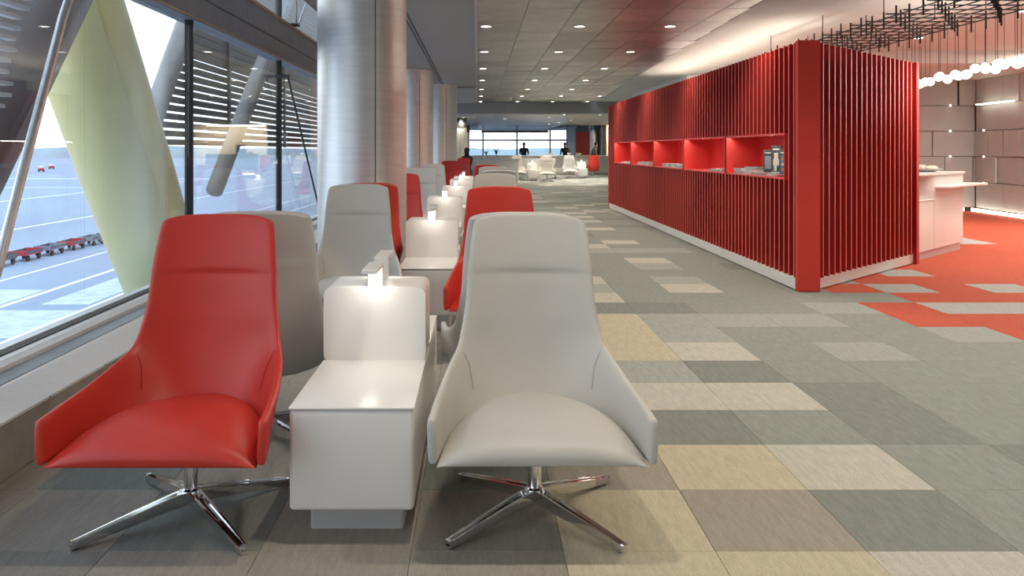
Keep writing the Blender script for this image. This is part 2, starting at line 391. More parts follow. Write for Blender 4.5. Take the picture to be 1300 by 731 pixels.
link('bottom_rail', extr_y('bottom_rail', [(-2.13,.16),(-2.13,.345),(-2.17,.36),(-2.21,.36),(-2.21,.16)], -6, 60), 'sill_white', fr)
link('gasket', extr_y('gasket', [(-2.211,.30),(-2.211,.366),(-2.222,.366),(-2.222,.30)], -6, 60), 'black', fr)
link('outer_rail', extr_y('outer_rail', [(-2.265,.16),(-2.265,.37),(-2.32,.37),(-2.32,.16)], -6, 60), 'sill_white', fr)
link('outer_ledge', extr_y('outer_ledge', [(-2.32,.16),(-2.32,.30),(-2.55,.26),(-2.55,.0)], -6, 60), 'slate', fr)
MY = [-5.32+2.97*k for k in range(12)]     # mullion positions; two in view at 6.56 and 9.53
beam = struct('trim_beam_left', boxes('trim_beam_left', [(GX-.10,GX+.06,-6,60,2.33,2.78)]), 'beam')
for z0, z1, x1 in ((2.335,2.35,.068),(2.52,2.532,.064),(2.755,2.785,.075)):
    link('copper_line', boxes('copper_line', [(GX-.05,GX+x1,-6,60,z0,z1)]), 'copper' if z0 != 2.52 else 'steel_dark', beam)
n = 0
for k in range(len(MY)-1):
    y0, y1 = MY[k], MY[k+1]; n += 1
    w = struct('window_%d' % n, boxes('window', [(GX-.03,GX+.03,y0-.014,y0+.014,.30,2.34),(GX-.03,GX+.03,y0-.014,y0+.014,2.78,5.0)]), 'black')
    link('pane', boxes('pane', [(GX-.008,GX+.008,y0+.018,y1-.018,.34,2.335)]), 'glass', w)
    link('upper_pane', boxes('upper_pane', [(GX-.008,GX+.008,y0+.018,y1-.018,2.78,5.0)]), 'glass', w)
struct('roof_left', boxes('roof_left', [(-2.4,-1.75,-6,60,5.0,5.1)]), 'ceil_grey')
# room shell out of view
struct('wall_back', boxes('wall_back', [(-2.4,11.3,-6.2,-6,-.15,5.1)]), 'white_paint')
# tension rods inside the glass
def rod(label, pts, r, mt, bracket=None):
    t = thing('tension_rod', label, 'rod', pts[-1])
    off = Vector(pts[-1])
    link('shaft', tube('shaft', [Vector(p)-off for p in pts], r, 12), mt, t, smooth=True)
    for p in (pts[0], pts[-1]):
        q = Vector(p)-off
        link('clevis', tube('clevis', [q+Vector((-.12,0,0)), q+Vector((.02,0,0))], r*1.6, 10), 'steel_dark', t)
    return t
rod('thick stainless diagonal rod beside the red armchair, in front of the yellow-green strut', [(-2.08,4.80,2.90),(-2.08,4.22,1.99),(-2.08,3.66,.84),(-2.08,3.38,.32)], .022, 'steel')
rod('thin dark diagonal rod with a black bracket beside the steel column', [(-2.12,9.40,2.14),(-2.12,11.2,.58),(-2.12,11.5,.34)], .012, 'steel_dark')
rod('thin diagonal rod in the upper glazing above the taupe beam', [(-2.12,11.0,3.6),(-2.12,9.95,2.79)], .010, 'alu')
rod('thin upright rod in the upper glazing above the taupe beam', [(-2.12,9.85,4.0),(-2.12,9.85,2.79)], .010, 'alu')

# ------------------------------------------------------------------ outside: apron, hills, struts, sunshades, carts
GZ = -9.0
apron = struct('ground_apron', boxes('ground_apron', [(-1500,1500,-200,1600,GZ-1,GZ)]), 'tarmac')
for x, y0, y1, w in ((-25.4,20,160,.30),(-31.3,20,170,.42),(-37.5,20,190,.30),(-60,60,300,.6),(-95,60,420,.8)):
    link('painted_line', boxes('painted_line', [(x-w/2,x+w/2,y0,y1,GZ,GZ+.01)]), 'paint_line', apron)
for x, y, a, b in ((-27.5,62,1.6,6),(-34,55,2.2,7),(-29,50,3.5,4),(-150,300,60,4),(-120,230,30,2)):
    link('painted_patch', boxes('painted_patch', [(x-a,x+a,y-b,y+b,GZ,GZ+.008)]), 'paint_patch', apron)
# ridge of low hills
hv, hf = [], []
N = 90
for k in range(N+1):
    a = math.radians(-75+165*k/N); R = 1150
    h = 1.6*math.sin(k*.7)+1.2*math.sin(k*1.9+1)
    for rr, zz in ((R-60, GZ), (R, GZ+13+h*.9), (R+60, GZ)):
        hv.append((rr*math.sin(a), rr*math.cos(a), zz))
for k in range(N):
    for q in range(2): hf.append((k*3+q, k*3+q+1, (k+1)*3+q+1, (k+1)*3+q))
struct('ground_hills', pym('ground_hills', hv, hf), 'hill')
def strut(label, p0, p1, r, mt, band=None):
    t = thing('facade_strut', label, 'strut', p0)
    o0 = Vector(p0); d = Vector(p1)-o0
    link('tube', tube('tube', [Vector((0,0,0)), d*.5, d], [r*.92, r*1.04, r*.92], 36), mt, t, smooth=True)
    if band:
        link('side_plate', tube('side_plate', [Vector((.20,.20,.12)), d*.5+Vector((.20,.22,.12)), d+Vector((.20,.20,.12))], [r*.72, r*.80, r*.72], 28), band, t, smooth=True)
    return t
def zz(Y0, z0, slope, z): return Y0+(z-z0)*slope
strut('yellow-green diagonal facade strut behind the thick stainless rod', (-3.7, zz(7.9,1.99,-.79,-2.4), -2.4), (-3.7, zz(7.9,1.99,-.79,4.4), 4.4), .34, 'strut_yellow', 'strut_band')
strut('taupe diagonal facade strut meeting the yellow-green one low down', (-4.6, zz(11.86,1.71,.883,.2), .2), (-4.6, zz(11.86,1.71,.883,5.2), 5.2), .15, 'strut_mid')
strut('dark brown diagonal facade strut behind the white blades', (-3.15, zz(5.23,1.49,.92,-1.6), -1.6), (-3.15, zz(5.23,1.49,.92,2.6), 2.6), .33, 'strut_dark')
strut('slim grey diagonal strut in front of the bronze sunshade', (-3.7, zz(14.5,2.8,1.3,.75), .75), (-3.7, zz(14.5,2.8,1.3,4.4), 4.4), .13, 'strut_mid')
t = thing('sunshade', 'row of white blades hung in front of the dark brown strut', 'sunshade', (-2.62,3.2,1.53))  # white blades added for the bright streaks across the dark strut
for k in range(13):
    z = 1.56+k*.064; ye = 4.62+(z-1.57)*.42
    link('blade', boxes('blade', [(-.025,.025,-.6,ye-3.2+random.uniform(-.05,.05),z-1.53-.011,z-1.53+.011)]), 'blade_white', t)
link('hanger', boxes('hanger', [(-.01,.01,.1,.12,0,.85),(-.01,.01,1.0,1.02,0,.85)]), 'steel_dark', t)
t = thing('sunshade', 'bronze blade sunshade with bright gaps beyond the taupe strut', 'sunshade', (-5.2,14.3,1.38))
for k in range(34):
    z = 1.40+k*.145; ys = 13.4+(z-1.76)*.89
    link('blade', boxes('blade', [(-.05,.05,ys-14.3,34,z-1.38,z-1.38+.098 if z < 2.9 else z-1.38+.135)]), 'blade_dark', t)
link('post', boxes('post', [(.05,.10,3+5*q,3.12+5*q,0,5) for q in range(6)]), 'steel_dark', t)
# baggage dollies
def cart(x, y, mt, label):
    t = thing('baggage_dolly', label, 'baggage cart', (x,y,GZ), 0.03, 'baggage dollies parked on the apron')
    link('deck', rbox('deck', -.85,.85,-1.5,1.5,.55,.68,.04,2), mt, t)
    link('side_rail', boxes('side_rail', [(-.85,-.80,-1.5,1.5,.68,.95),(.80,.85,-1.5,1.5,.68,.95)]), 'cart_dark', t)
    link('end_rail', boxes('end_rail', [(-.85,.85,-1.5,-1.44,.68,1.0),(-.85,.85,1.44,1.5,.68,1.0)]), mt, t)
    for sx_ in (-.7,.7):
        for sy_ in (-1.05,1.05):
            link('wheel', tube('wheel', [(sx_-.08,sy_,.27),(sx_+.08,sy_,.27)], .27, 14), 'rubber', t)
    link('tow_bar', tube('tow_bar', [(0,-1.5,.5),(0,-2.2,.35)], .04, 6), 'cart_dark', t)
for k, (m_, lab) in enumerate((('cart_dark','dark baggage dolly heading the parked row, beside the stainless rod'),('cart_red','red baggage dolly behind the dark leading one in the parked row'),
        ('cart_blue','blue-grey baggage dolly between two red ones in the parked row'),('cart_red','red baggage dolly between the blue-grey and the slate one'),
        ('cart_blue','slate baggage dolly, second from the yellow-green strut'),('cart_dark','black baggage dolly next to the yellow-green strut'))):
    cart(-42.4+k*.12, 74.5+4.2*k, m_, lab)
def tug(x, y, label):
    t = thing('service_vehicle', label, 'vehicle', (x,y,GZ), .6)
    link('body', rbox('body', -1.1,1.1,-2.6,2.6,.5,1.6,.15,2), 'cart_red', t)
    link('cab', rbox('cab', -1.0,1.0,.8,2.3,1.6,2.6,.2,2), 'white_paint', t)
    for sx_ in (-1,1):
        for sy_ in (-1.7,1.7): link('wheel', tube('wheel', [(sx_-.15,sy_,.5),(sx_+.15,sy_,.5)], .5, 12), 'rubber', t)
tug(-205, 395, 'small red service vehicle far out on the apron, left of a hill line'); tug(-228, 450, 'tiny red service vehicle far out on the apron near the strut')

# ------------------------------------------------------------------ steel columns
def column(x, y, r, top, label, capm=None):
    t = thing('steel_column', label, 'column', (x,y,0))
    seg = 96; v, f = [], []
    zs = [0, .6, 1.2, 1.62, 1.66, 2.2, 2.8, top]
    for z in zs:
        for i in range(seg):
            a = 2*PI*i/seg; v.append((r*math.cos(a), r*math.sin(a), z))
    for k in range(len(zs)-1):
        for i in range(seg):
            j = (i+1)%seg; f.append((k*seg+i,k*seg+j,(k+1)*seg+j,(k+1)*seg+i))
    link('cladding', pym('cladding', v, f), 'steel', t, smooth=True)
    a = math.radians(-66)
    link('seam', boxes('seam', [(-.003,.003,-.004,.004,0,top)]), 'steel_dark', t, loc=((r+.001)*math.cos(a),(r+.001)*math.sin(a),0), rz=a)
    if capm: link('collar', lathe('collar', [(r+.012,top-.10 if capm=='steel' else top-.42),(r+.012,top)], 48), capm, t, smooth=False)
    return t
column(-1.096, 8.0, .420, CZ, 'broad brushed steel column right behind the grey window-side armchair')
column(-1.38, 17.9, .44, CZ, 'brushed steel column with a steel collar, second along the window', 'steel')
column(-.97, 21.9, .44, CZ, 'brushed steel column with a steel collar, third along the window', 'steel')
column(-.90, 36.5, .44, 2.70, 'far brushed steel column with a dark band at the top', 'steel_dark')  # dark band drawn round the column top
column(-.87, 47.0, .44, 2.70, 'farthest brushed steel column with a dark band at the top beside the end window', 'steel_dark')

# ------------------------------------------------------------------ armchair
def subd(o, lv=2):
    s = o.modifiers.new('subd', 'SUBSURF'); s.levels = lv; s.render_levels = lv
R3 = [(0,.262,.600),(.11,.258,.600),(.205,.232,.592),(.272,.170,.572),(.292,.095,.545),(.308,0,.518),(.322,-.12,.494),(.334,-.26,.478),(.339,-.36,.466),(.340,-.383,.463)]
R2 = [(0,.245,.49),(.10,.240,.49),(.185,.205,.49),(.238,.140,.485),(.268,.06,.47),(.293,-.04,.455),(.313,-.15,.446),(.330,-.27,.440),(.338,-.365,.438),(.340,-.389,.438)]
R1 = [(0,.205,.39),(.09,.200,.39),(.165,.165,.39),(.218,.095,.385),(.255,.015,.378),(.284,-.08,.370),(.307,-.18,.362),(.325,-.29,.356),(.336,-.367,.352),(.338,-.391,.351)]
R0 = [(0,.150,.320),(.08,.145,.320),(.145,.110,.320),(.195,.05,.320),(.237,-.02,.320),(.270,-.11,.320),(.298,-.21,.319),(.320,-.30,.319),(.333,-.368,.320),(.335,-.389,.321)]
UP = [  # z, half width, y centre, y edge
 (.66,.256,.270,.205),(.74,.246,.282,.226),(.808,.243,.290,.240),(.832,.242,.300,.246),(.850,.241,.288,.248),(.91,.236,.300,.262),(.98,.228,.316,.280),(1.03,.221,.328,.296),(1.052,.214,.333,.304),(1.066,.204,.338,.312)]
def shell_mesh():
    v, idx = [], {}
    def add(r, c, p): idx[(r,c)] = len(v); v.append(p)
    for r, row in enumerate((R0,R1,R2,R3)):
        for c in range(-9, 10):
            x,y,z = row[abs(c)]; add(r, c, (math.copysign(x,c) if c else 0, y, z))
    for k,(z,w,yc,ye) in enumerate(UP):
        for c in range(-3, 4):
            t = (0,.40,.79,1.0)[abs(c)]; q = t**2.2
            zt = z-(.022*t**6 if k == len(UP)-1 else (.008*t**6 if k == len(UP)-2 else 0))
            yy = yc+(ye-yc)*q
            if k in (3,) and abs(c) == 3: yy = ye
            add(4+k, c, (w*math.copysign(t, c), yy, zt))
    f = []
    for r in range(3):
        for c in range(-9, 9): f.append((idx[(r,c)], idx[(r,c+1)], idx[(r+1,c+1)], idx[(r+1,c)]))
    for r in range(3, 3+len(UP)):
        for c in range(-3, 3): f.append((idx[(r,c)], idx[(r,c+1)], idx[(r+1,c+1)], idx[(r+1,c)]))
    return pym('shell', v, f)
J = [(0,.19,.364),(.11,.180,.364),(.172,.140,.366),(.215,.075,.370),(.250,0,.374),(.279,-.09,.376),(.303,-.19,.371),(.322,-.29,.358),(.334,-.368,.346),(.337,-.392,.332)]
DOME = [.024,.026,.030,.036,.044,.052,.058,.058,.040,.012]
def cushion_mesh():
    A = [-1,-.985,-.93,-.8,-.55,-.28,0,.28,.55,.8,.93,.985,1]; v, f = [], []
    rows = []
    rows.append([(a*.337, -.391, .316) for a in A])
    for (x,y,z), d in list(zip(J, DOME))[::-1]:
        w = max(x, .02)
        rows.append([(a*w*.99, y-(.010*(1-a*a) if y < -.3 else 0), z-.018+(d+.018)*(1-abs(a)**5)) for a in A])
    rows.append([(a*.02, .195, .33) for a in A])
    for q in ((.19,.06),(.25,-.1),(.33,-.3)): rows.append([(a*q[0], q[1], .316) for a in A])
    n = len(A)
    for r in rows: v += r
    m_ = len(rows)
    for r in range(m_):
        r2 = (r+1)%m_
        for c in range(n-1): f.append((r*n+c, r*n+c+1, r2*n+c+1, r2*n+c))
    return fixn(pym('seat_cushion', v, f))
def leg_mesh():
    st = [(.018,.024,.046,.094),(.06,.023,.044,.090),(.25,.0185,.022,.058),(.395,.0145,.004,.031),(.412,.013,.003,.028)]
    v, f = [], []
    for x,w,zb,zt in st:
        h = zt-zb
        v += [(x,-w*.7,zb),(x,-w,zb+h*.3),(x,-w,zt),(x,-w*.62,zt),(x,-w*.42,zt-h*.38),(x,w*.42,zt-h*.38),(x,w*.62,zt),(x,w,zt),(x,w,zb+h*.3),(x,w*.7,zb)]
    for k in range(len(st)-1):
        for i in range(10):
            j = (i+1)%10; f.append((k*10+i,k*10+j,(k+1)*10+j,(k+1)*10+i))
    f.append(tuple(range(10))); f.append(tuple(range(40,50))[::-1])
    return fixn(pym('leg', v, f))
SHELL, CUSH, LEG = shell_mesh(), cushion_mesh(), leg_mesh()
POST = lathe('column', [(.030,.050),(.034,.058),(.034,.094),(.0255,.100),(.0255,.25),(.034,.255),(.034,.318)], 28); smooth_angle(POST); POST.materials.append(M['chrome'])
PLATE = rbox('seat_plate', -.15,.15,-.16,.10,.300,.321,.008,2); PLATE.materials.append(M['rubber'])
FOOT = lathe('glide', [(.008,0),(.008,.006)], 12); FOOT.materials.append(M['rubber'])
TIP = rbox('tip_lip', .398,.412,-.012,.012,.010,.033,.003,2); TIP.materials.append(M['chrome'])
smooth_angle(LEG, 50); LEG.materials.append(M['chrome'])
def seam_mesh(o):
    dg = bpy.context.evaluated_depsgraph_get(); ev = o.evaluated_get(dg); em = ev.to_mesh()
    ctl = [Vector(R3[3]), Vector(R2[3]), Vector(R1[3])]; pts = []
    for k in range(9):
        t_ = k/8*1.7; i_ = min(int(t_), 1); p = ctl[i_].lerp(ctl[i_+1], t_-i_)
        near = sorted(em.vertices, key=lambda q: (q.co-p).length)[:6]
        near = [q for q in near if q.normal.y < .3] or near
        c_ = sum((q.co for q in near), Vector())/len(near); pts.append(c_+Vector((-.0035,-.0015,.001)))
    ev.to_mesh_clear()
    for _ in range(3): pts = [pts[0]]+[(pts[i-1]+pts[i]*2+pts[i+1])/4 for i in range(1,8)]+[pts[8]]
    return tube('arm_seam', pts, .0017, 6)
def chair_proto(col):
    t = thing('armchair', 'armchair', 'armchair')
    ml = 'leather_'+col
    o = link('shell', SHELL.copy(), ml, t, smooth=True)
    s = o.modifiers.new('solid', 'SOLIDIFY'); s.thickness = .030; s.offset = -1.0; s.use_even_offset = False; s.edge_crease_rim = .22; s.edge_crease_inner = .12; s.edge_crease_outer = .12
    subd(o, 2)
    c = link('seat_cushion', CUSH.copy(), ml, t, smooth=True); subd(c, 2)
    bm_ = bmesh.new(); bm_.from_mesh(c.data); cl = bm_.edges.layers.float.get('crease_edge') or bm_.edges.layers.float.new('crease_edge')
    for e in bm_.edges:
        if all(q.co.z < .3175 and q.co.y < -.385 for q in e.verts): e[cl] = .8
        elif all(abs(q.co.x) > .33 and q.co.y < -.36 for q in e.verts): e[cl] = .6
    bm_.to_mesh(c.data); bm_.free()
    bpy.context.view_layer.update(); base = seam_mesh(o)
    for sg in (1,-1):
        sm = base.copy()
        for q in sm.vertices: q.co.x *= sg
        link('arm_seam', sm, 'seam_'+col, o)
    b = tag(link('column', POST, None, t))
    link('seat_plate', PLATE, None, t)
    for k in range(4):
        l = link('leg', LEG, None, t, rz=math.radians(45+90*k-3))
        for me_, nm in ((FOOT,'glide'),(TIP,'tip_lip')):
            g = link(nm, me_, None, l)
            if nm == 'glide': g.location = (.392,0,0)
    return t
protos = {'grey': chair_proto('grey'), 'red': chair_proto('red')}
# face direction of the shell must point inwards so that the thickness grows outwards
used = set()
def chair(col, x, y, rz, label, group=None):
    p = protos[col]
    o = p if col not in used else copy_tree(p)
    used.add(col)
    o.location = (x,y,0); o.rotation_euler = (0,0,rz); o['label'] = label
    if group: o['group'] = group
    elif 'group' in o.keys(): del o['group']
    return o
D = math.radians
chair('red', -1.035, 3.04, D(0), 'red leather armchair by the window, beside the front white console')
chair('grey', .208, 3.05, D(0), 'large light grey leather armchair on the aisle next to the front white console')
chair('grey', -.985, 3.88, D(190), 'grey armchair turned away, its back just behind the red window-side armchair')
chair('grey', .185, 3.83, D(180), 'grey armchair turned away, back to back with the large aisle armchair')
chair('grey', -.885, 6.02, D(2), 'grey armchair in front of the broad steel column, facing the front row')
chair('red', -.93, 6.87, D(196), 'red armchair turned away, back to back with the grey one before the broad column')
chair('red', .155, 5.60, D(0), 'red armchair on the aisle right behind the large grey armchair')
chair('red', -.865, 8.95, D(0), 'red armchair showing past the right edge of the broad steel column')
chair('grey', .19, 8.75, D(0), 'grey aisle armchair behind the red aisle armchair')
chair('grey', .27, 11.0, D(180), 'grey aisle armchair turned away, third behind the red aisle armchair')
chair('grey', -.81, 11.7, D(2), 'grey armchair in front of the second steel column, next to a red edge')
chair('red', -.93, 12.55, D(192), 'red armchair turned away behind the grey one at the second steel column')
chair('grey', .25, 12.8, D(0), 'grey aisle armchair in front of a red-backed one')
chair('red', .18, 14.9, D(180), 'red armchair turned away at the end of the aisle row')
chair('grey', -.83, 15.2, D(0), 'grey armchair beyond the red one at the second steel column')
chair('red', -.66, 19.5, D(-8), 'red armchair facing the aisle in front of the third steel column')
chair('red', -.55, 26.0, D(-25), 'small red armchair by the far seated guest')

# ------------------------------------------------------------------ consoles and their lamps
def console_proto():
    t = thing('console_table', 'console', 'console table')
    w = .2085
    link('plinth', rbox('plinth', -.163,.163,.13,1.44,0,.117,.012,3,'z'), 'plinth_grey', t)
    link('body', smooth_angle(rbox('body', -w,w,0,1.57,.115,.452,.016,4)), 'white_lacquer', t)
    for y0, y1 in ((-.001,.64),(.93,1.571)):
        link('tabletop', smooth_angle(rbox('tabletop', -w-.001,w+.001,y0,y1,.4535,.4605,.002,2)), 'white_lacquer', t)
    link('upstand', smooth_angle(rbox('upstand', -w,w,.635,.935,.4525,.757,.030,4,'y')), 'white_lacquer', t)
    return t
def lamp_proto():
    t = thing('reading_lamp', 'lamp', 'lamp')
    h = .030
    link('post', rbox('post', -h,h,-.03,.03,0,.085,.003,2), 'white_lacquer', t)
    link('shade_arm', rbox('shade_arm', -h,h,-.225,.03,.080,.096,.003,2), 'white_lacquer', t)
    link('led_strip', boxes('led_strip', [(-h+.008,h-.008,-.20,-.04,.0785,.0802)]), 'led', t)
    l = bpy.data.lights.new('lamp_glow', 'AREA'); l.shape = 'RECTANGLE'; l.size = .044; l.size_y = .15; l.energy = .38; l.color = (1.0,.9,.78)
    lo = bpy.data.objects.new('lamp_glow', l); COL.objects.link(lo); lo.location = (0,-.12,.077); lo.parent = t
    return t
CP, LP = console_proto(), lamp_proto()
CONS = [(-.42, 2.80, 'front white console table between the red and the large grey armchair', 0),
        (-.364, 6.08, 'white console table beside the red aisle armchair, second in the row', 0),
        (-.39, 9.34, 'white console table past the broad column, third in the row', 0),
        (-.335, 12.42, 'white console table fourth in the row, near the second steel column', 0),
        (-.315, 15.4, 'white console table fifth in the row', 0), (-.29, 17.1, 'white console table farthest along the row', 0)]
NM = ['front console', 'second console in the row', 'third console in the row', 'fourth console in the row', 'fifth console in the row', 'farthest console of the row']
for k, (x, y, lab, _) in enumerate(CONS):
    c = CP if k == 0 else copy_tree(CP)
    c.location = (x, y, 0); c['label'] = lab
    for q, (yy, rz) in enumerate(((.68,0),(.89,PI))):
        l = LP if (k == 0 and q == 0) else copy_tree(LP)
        l.location = (x, y+yy, .757); l.rotation_euler = (0,0,rz)
        l['label'] = ('small white lamp over the front tabletop of the ' if q == 0 else 'small white lamp turned to the rear tabletop of the ')+NM[k]

# ------------------------------------------------------------------ red slatted pavilion
BX, Y0, Y1, BT = 2.98, 7.82, 19.1, 2.325
pav = thing('red_pavilion', 'long red slatted pavilion with lit display niches on a white plinth', 'pavilion', (BX, Y0, 0))
def pl(name, me, m, par=pav, **k):
    me.transform(Matrix.Translation((-BX,-Y0,0))); return link(name, me, m, par, **k)
ex0, ey0, ex1, ey1 = 3.18, 7.82, 5.09, 9.74
nd = Vector((ey1-ey0, -(ex1-ex0))).normalized()          # outward normal of the angled end
def plan(ix, ie):   # inset of the long side and of the angled end
    a = Vector((ex0,ey0))-nd*ie; d = Vector((ex1-ex0,ey1-ey0)).normalized()
    p = a+d*((BX+ix-a.x)/d.x); q = a+d*((5.09-a.x)/d.x)
    return [(BX+ix, p.y), (q.x, q.y), (4.5, q.y+5.09-4.5), (4.5, Y1), (BX+ix, Y1)]
NZ0, NZ1 = 1.045, 1.465
pl('core_lower', prism('core_lower', plan(.13,.13), .12, NZ0-.012), 'red_core')
pl('core_middle', prism('core_middle', plan(.42,.13), NZ0-.012, NZ1+.012), 'red_core')
pl('core_upper', prism('core_upper', plan(.13,.13), NZ1+.012, BT-.05), 'red_core')
pl('plinth', prism('plinth', [(BX,Y0+.03),(ex0-.03,Y0+.03),(5.09,9.76),(4.5,10.33),(4.5,Y1),(BX,Y1)], .012, .118), 'white_paint')
pl('corner_post', rbox('corner_post', BX-.005, ex0+.005, Y0-.02, Y0+.05, 0, BT+.012, .006, 2), 'red_post')
pl('corner_post', rbox('corner_post', BX-.005, BX+.12, Y1-.08, Y1+.01, 0, BT, .006, 2), 'red_paint')
ec = Vector((ex1,ey1))
pl('end_post', prism('end_post', [(5.05,9.66),(5.11,9.72),(5.09,9.80),(5.02,9.74)], 0, BT), 'red_paint')
FW = .024
def fin_me(z0, z1, d): return rbox('fin', 0, d, -FW/2, FW/2, z0, z1, .003, 1)
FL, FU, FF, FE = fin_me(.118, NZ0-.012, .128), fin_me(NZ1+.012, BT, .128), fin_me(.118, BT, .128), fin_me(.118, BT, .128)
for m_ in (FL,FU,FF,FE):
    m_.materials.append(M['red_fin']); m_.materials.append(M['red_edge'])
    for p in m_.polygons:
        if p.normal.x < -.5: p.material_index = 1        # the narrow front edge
nf = 87; sp = (Y1-.10-(Y0+.10))/(nf-1)
NICHE = [(8.15,10.06),(10.13,12.11),(12.19,14.19),(14.25,16.30),(16.37,18.30)]
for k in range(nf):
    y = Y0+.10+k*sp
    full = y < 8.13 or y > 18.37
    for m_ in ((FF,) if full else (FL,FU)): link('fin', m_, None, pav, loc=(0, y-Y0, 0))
L = math.hypot(ex1-ex0, ey1-ey0); de = Vector((ex1-ex0,ey1-ey0))/L
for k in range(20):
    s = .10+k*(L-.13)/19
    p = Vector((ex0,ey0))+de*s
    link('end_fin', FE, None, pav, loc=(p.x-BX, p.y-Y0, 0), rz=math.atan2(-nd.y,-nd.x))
th = .016
for a, b in NICHE:
    x0, x1 = BX-.002, BX+.40
    pl('niche', boxes('niche', [(x0,x1,a,b,NZ0-th,NZ0),(x0,x1,a,b,NZ1,NZ1+th),(x0,x1,a,a+th,NZ0,NZ1),(x0,x1,b-th,b,NZ0,NZ1),(x1-.01,x1,a,b,NZ0,NZ1)]), 'red_niche')
    l = bpy.data.lights.new('niche_fill', 'AREA'); l.shape = 'RECTANGLE'; l.size = .03; l.size_y = b-a-.1; l.energy = 5.0; l.color = (1.0,.9,.8)  # unseen strip light added to brighten the niche
    lo = bpy.data.objects.new('niche_fill', l); COL.objects.link(lo); lo.parent = pav; lo.location = (.05, (a+b)/2-Y0, NZ1-.006); lo.rotation_euler = (0, D(25), 0)
# magazines and packaged displays inside the niches
def magazine(x, y, z, w, d, h, m_, rz, label, group):
    o = thing('magazine', label, 'magazine', (x,y,z), rz, group)
    link('pages', boxes('pages', [(-w/2+.002,w/2-.002,-d/2+.002,d/2-.002,0.001,h-.001)]), 'paper', o)
    link('cover', boxes('cover', [(-w/2,w/2,-d/2,d/2,h-.001,h),(-w/2,w/2,-d/2,d/2,0,.001)]), m_, o)
rm = random.Random(5)
def stack(y, n_, h, label, grp, x=3.12, mats=('paper_dark','paper_green','paper')):
    z = NZ0+.0005
    for k in range(n_):
        magazine(x+rm.uniform(-.012,.012), y+rm.uniform(-.012,.012), z, .21, .28, h, mats[k%len(mats)] if k < n_-1 else mats[0], rm.uniform(-.06,.06), label, grp); z += h+.0004
stack(8.98, 3, .012, 'magazine lying flat under the packaged displays in the nearest niche', 'magazines under the displays')
stack(8.62, 3, .010, 'magazine lying flat near the post end of the nearest niche', 'magazines by the post end', mats=('paper_green','paper'))
stack(9.38, 6, .014, 'magazine in the tallest pile of the nearest niche', 'magazines in the tall pile')
stack(9.72, 5, .012, 'magazine in the pile at the far side of the nearest niche', 'magazines at the far side of the nearest niche', mats=('paper_green','paper'))
stack(10.45, 4, .010, 'magazine in the low pile of the second niche, at its post side', 'magazines of the second niche')
stack(10.80, 3, .010, 'magazine in the low pile of the second niche, beside another pile', 'magazines of the second niche, other pile', mats=('paper','paper_green'))
for q, y in enumerate((12.45,12.82,13.2,13.55)): stack(y, 4+q%2, .011, 'magazine in the %s pile from the red post in the third niche' % ('first','second','third','fourth')[q], 'third niche, %s pile' % ('first','second','third','fourth')[q], mats=(('paper_green','paper','paper_dark'),('paper','paper_green'))[q%2])
for q, y in enumerate((14.5,14.9,15.3,15.7)): stack(y, 5-q%2, .012, 'magazine in the %s pile from the red post in the fourth niche' % ('first','second','third','fourth')[q], 'fourth niche, %s pile' % ('first','second','third','fourth')[q], mats=(('paper_dark','paper'),('paper','paper_green'))[q%2])
for q, y in enumerate((16.7,17.1,17.5)): stack(y, 3, .010, 'magazine in the %s pile from the red post in the farthest niche' % ('first','second','third','fourth')[q], 'farthest niche, %s pile' % ('first','second','third','fourth')[q], mats=('paper','paper_green'))
def display(x, y, z, w, h, label, front, rz):
    t = thing('display_box', label, 'display box', (x,y,z), rz)
    link('carton', rbox('carton', -.022,.022,-w/2,w/2,0,h,.006,2), 'paper_dark', t)
    link('header_print', boxes('header_print', [(-.0235,-.0215,-w*.32,w*.32,h*.84,h*.90)]), 'paper', t)
    if front == 'figure':
        link('printed_picture', prism('printed_picture', [(-.0235,-.02),(-.0215,-.02),(-.0215,.02),(-.0235,.02)], h*.52, h*.74), 'food', t)
        link('printed_picture', boxes('printed_picture', [(-.0236,-.0215,-w*.28,w*.28,h*.28,h*.52)]), 'food', t)
        link('printed_picture', boxes('printed_picture', [(-.0235,-.0215,-w*.05,w*.22,h*.08,h*.28)]), 'paper', t)
        link('lower_edge', boxes('lower_edge', [(-.0235,-.0215,-w*.45,w*.45,h*.01,h*.05)]), 'paper', t)
    elif front == 'blue':
        link('printed_panel', boxes('printed_panel', [(-.0232,-.0215,-w*.45,w*.30,h*.02,h*.78)]), 'paper_blue', t)
        for k in range(3): link('printed_picture', boxes('printed_picture', [(-.0238,-.0215,-w*.1,w*.2,h*(.12+.22*k),h*(.22+.22*k))]), 'orange' if k != 1 else 'paper', t)
    else:
        link('window_print', rbox('window_print', -.0235,-.0215,-w*.36,w*.30,h*.14,h*.72,.002,1), 'slate', t)
zt = NZ0+.0375
display(3.13, 9.03, zt, .10, .235, 'dark packaged display box with a grey window, leftmost of three in the niche', 'window', D(50))
display(3.11, 8.73, NZ0+.0320, .105, .285, 'tall black display box with a pale printed picture between two smaller ones', 'figure', D(55))
display(3.12, 8.555, NZ0+.0320, .085, .245, 'display box with a blue printed front beside the tall black one', 'blue', D(55))

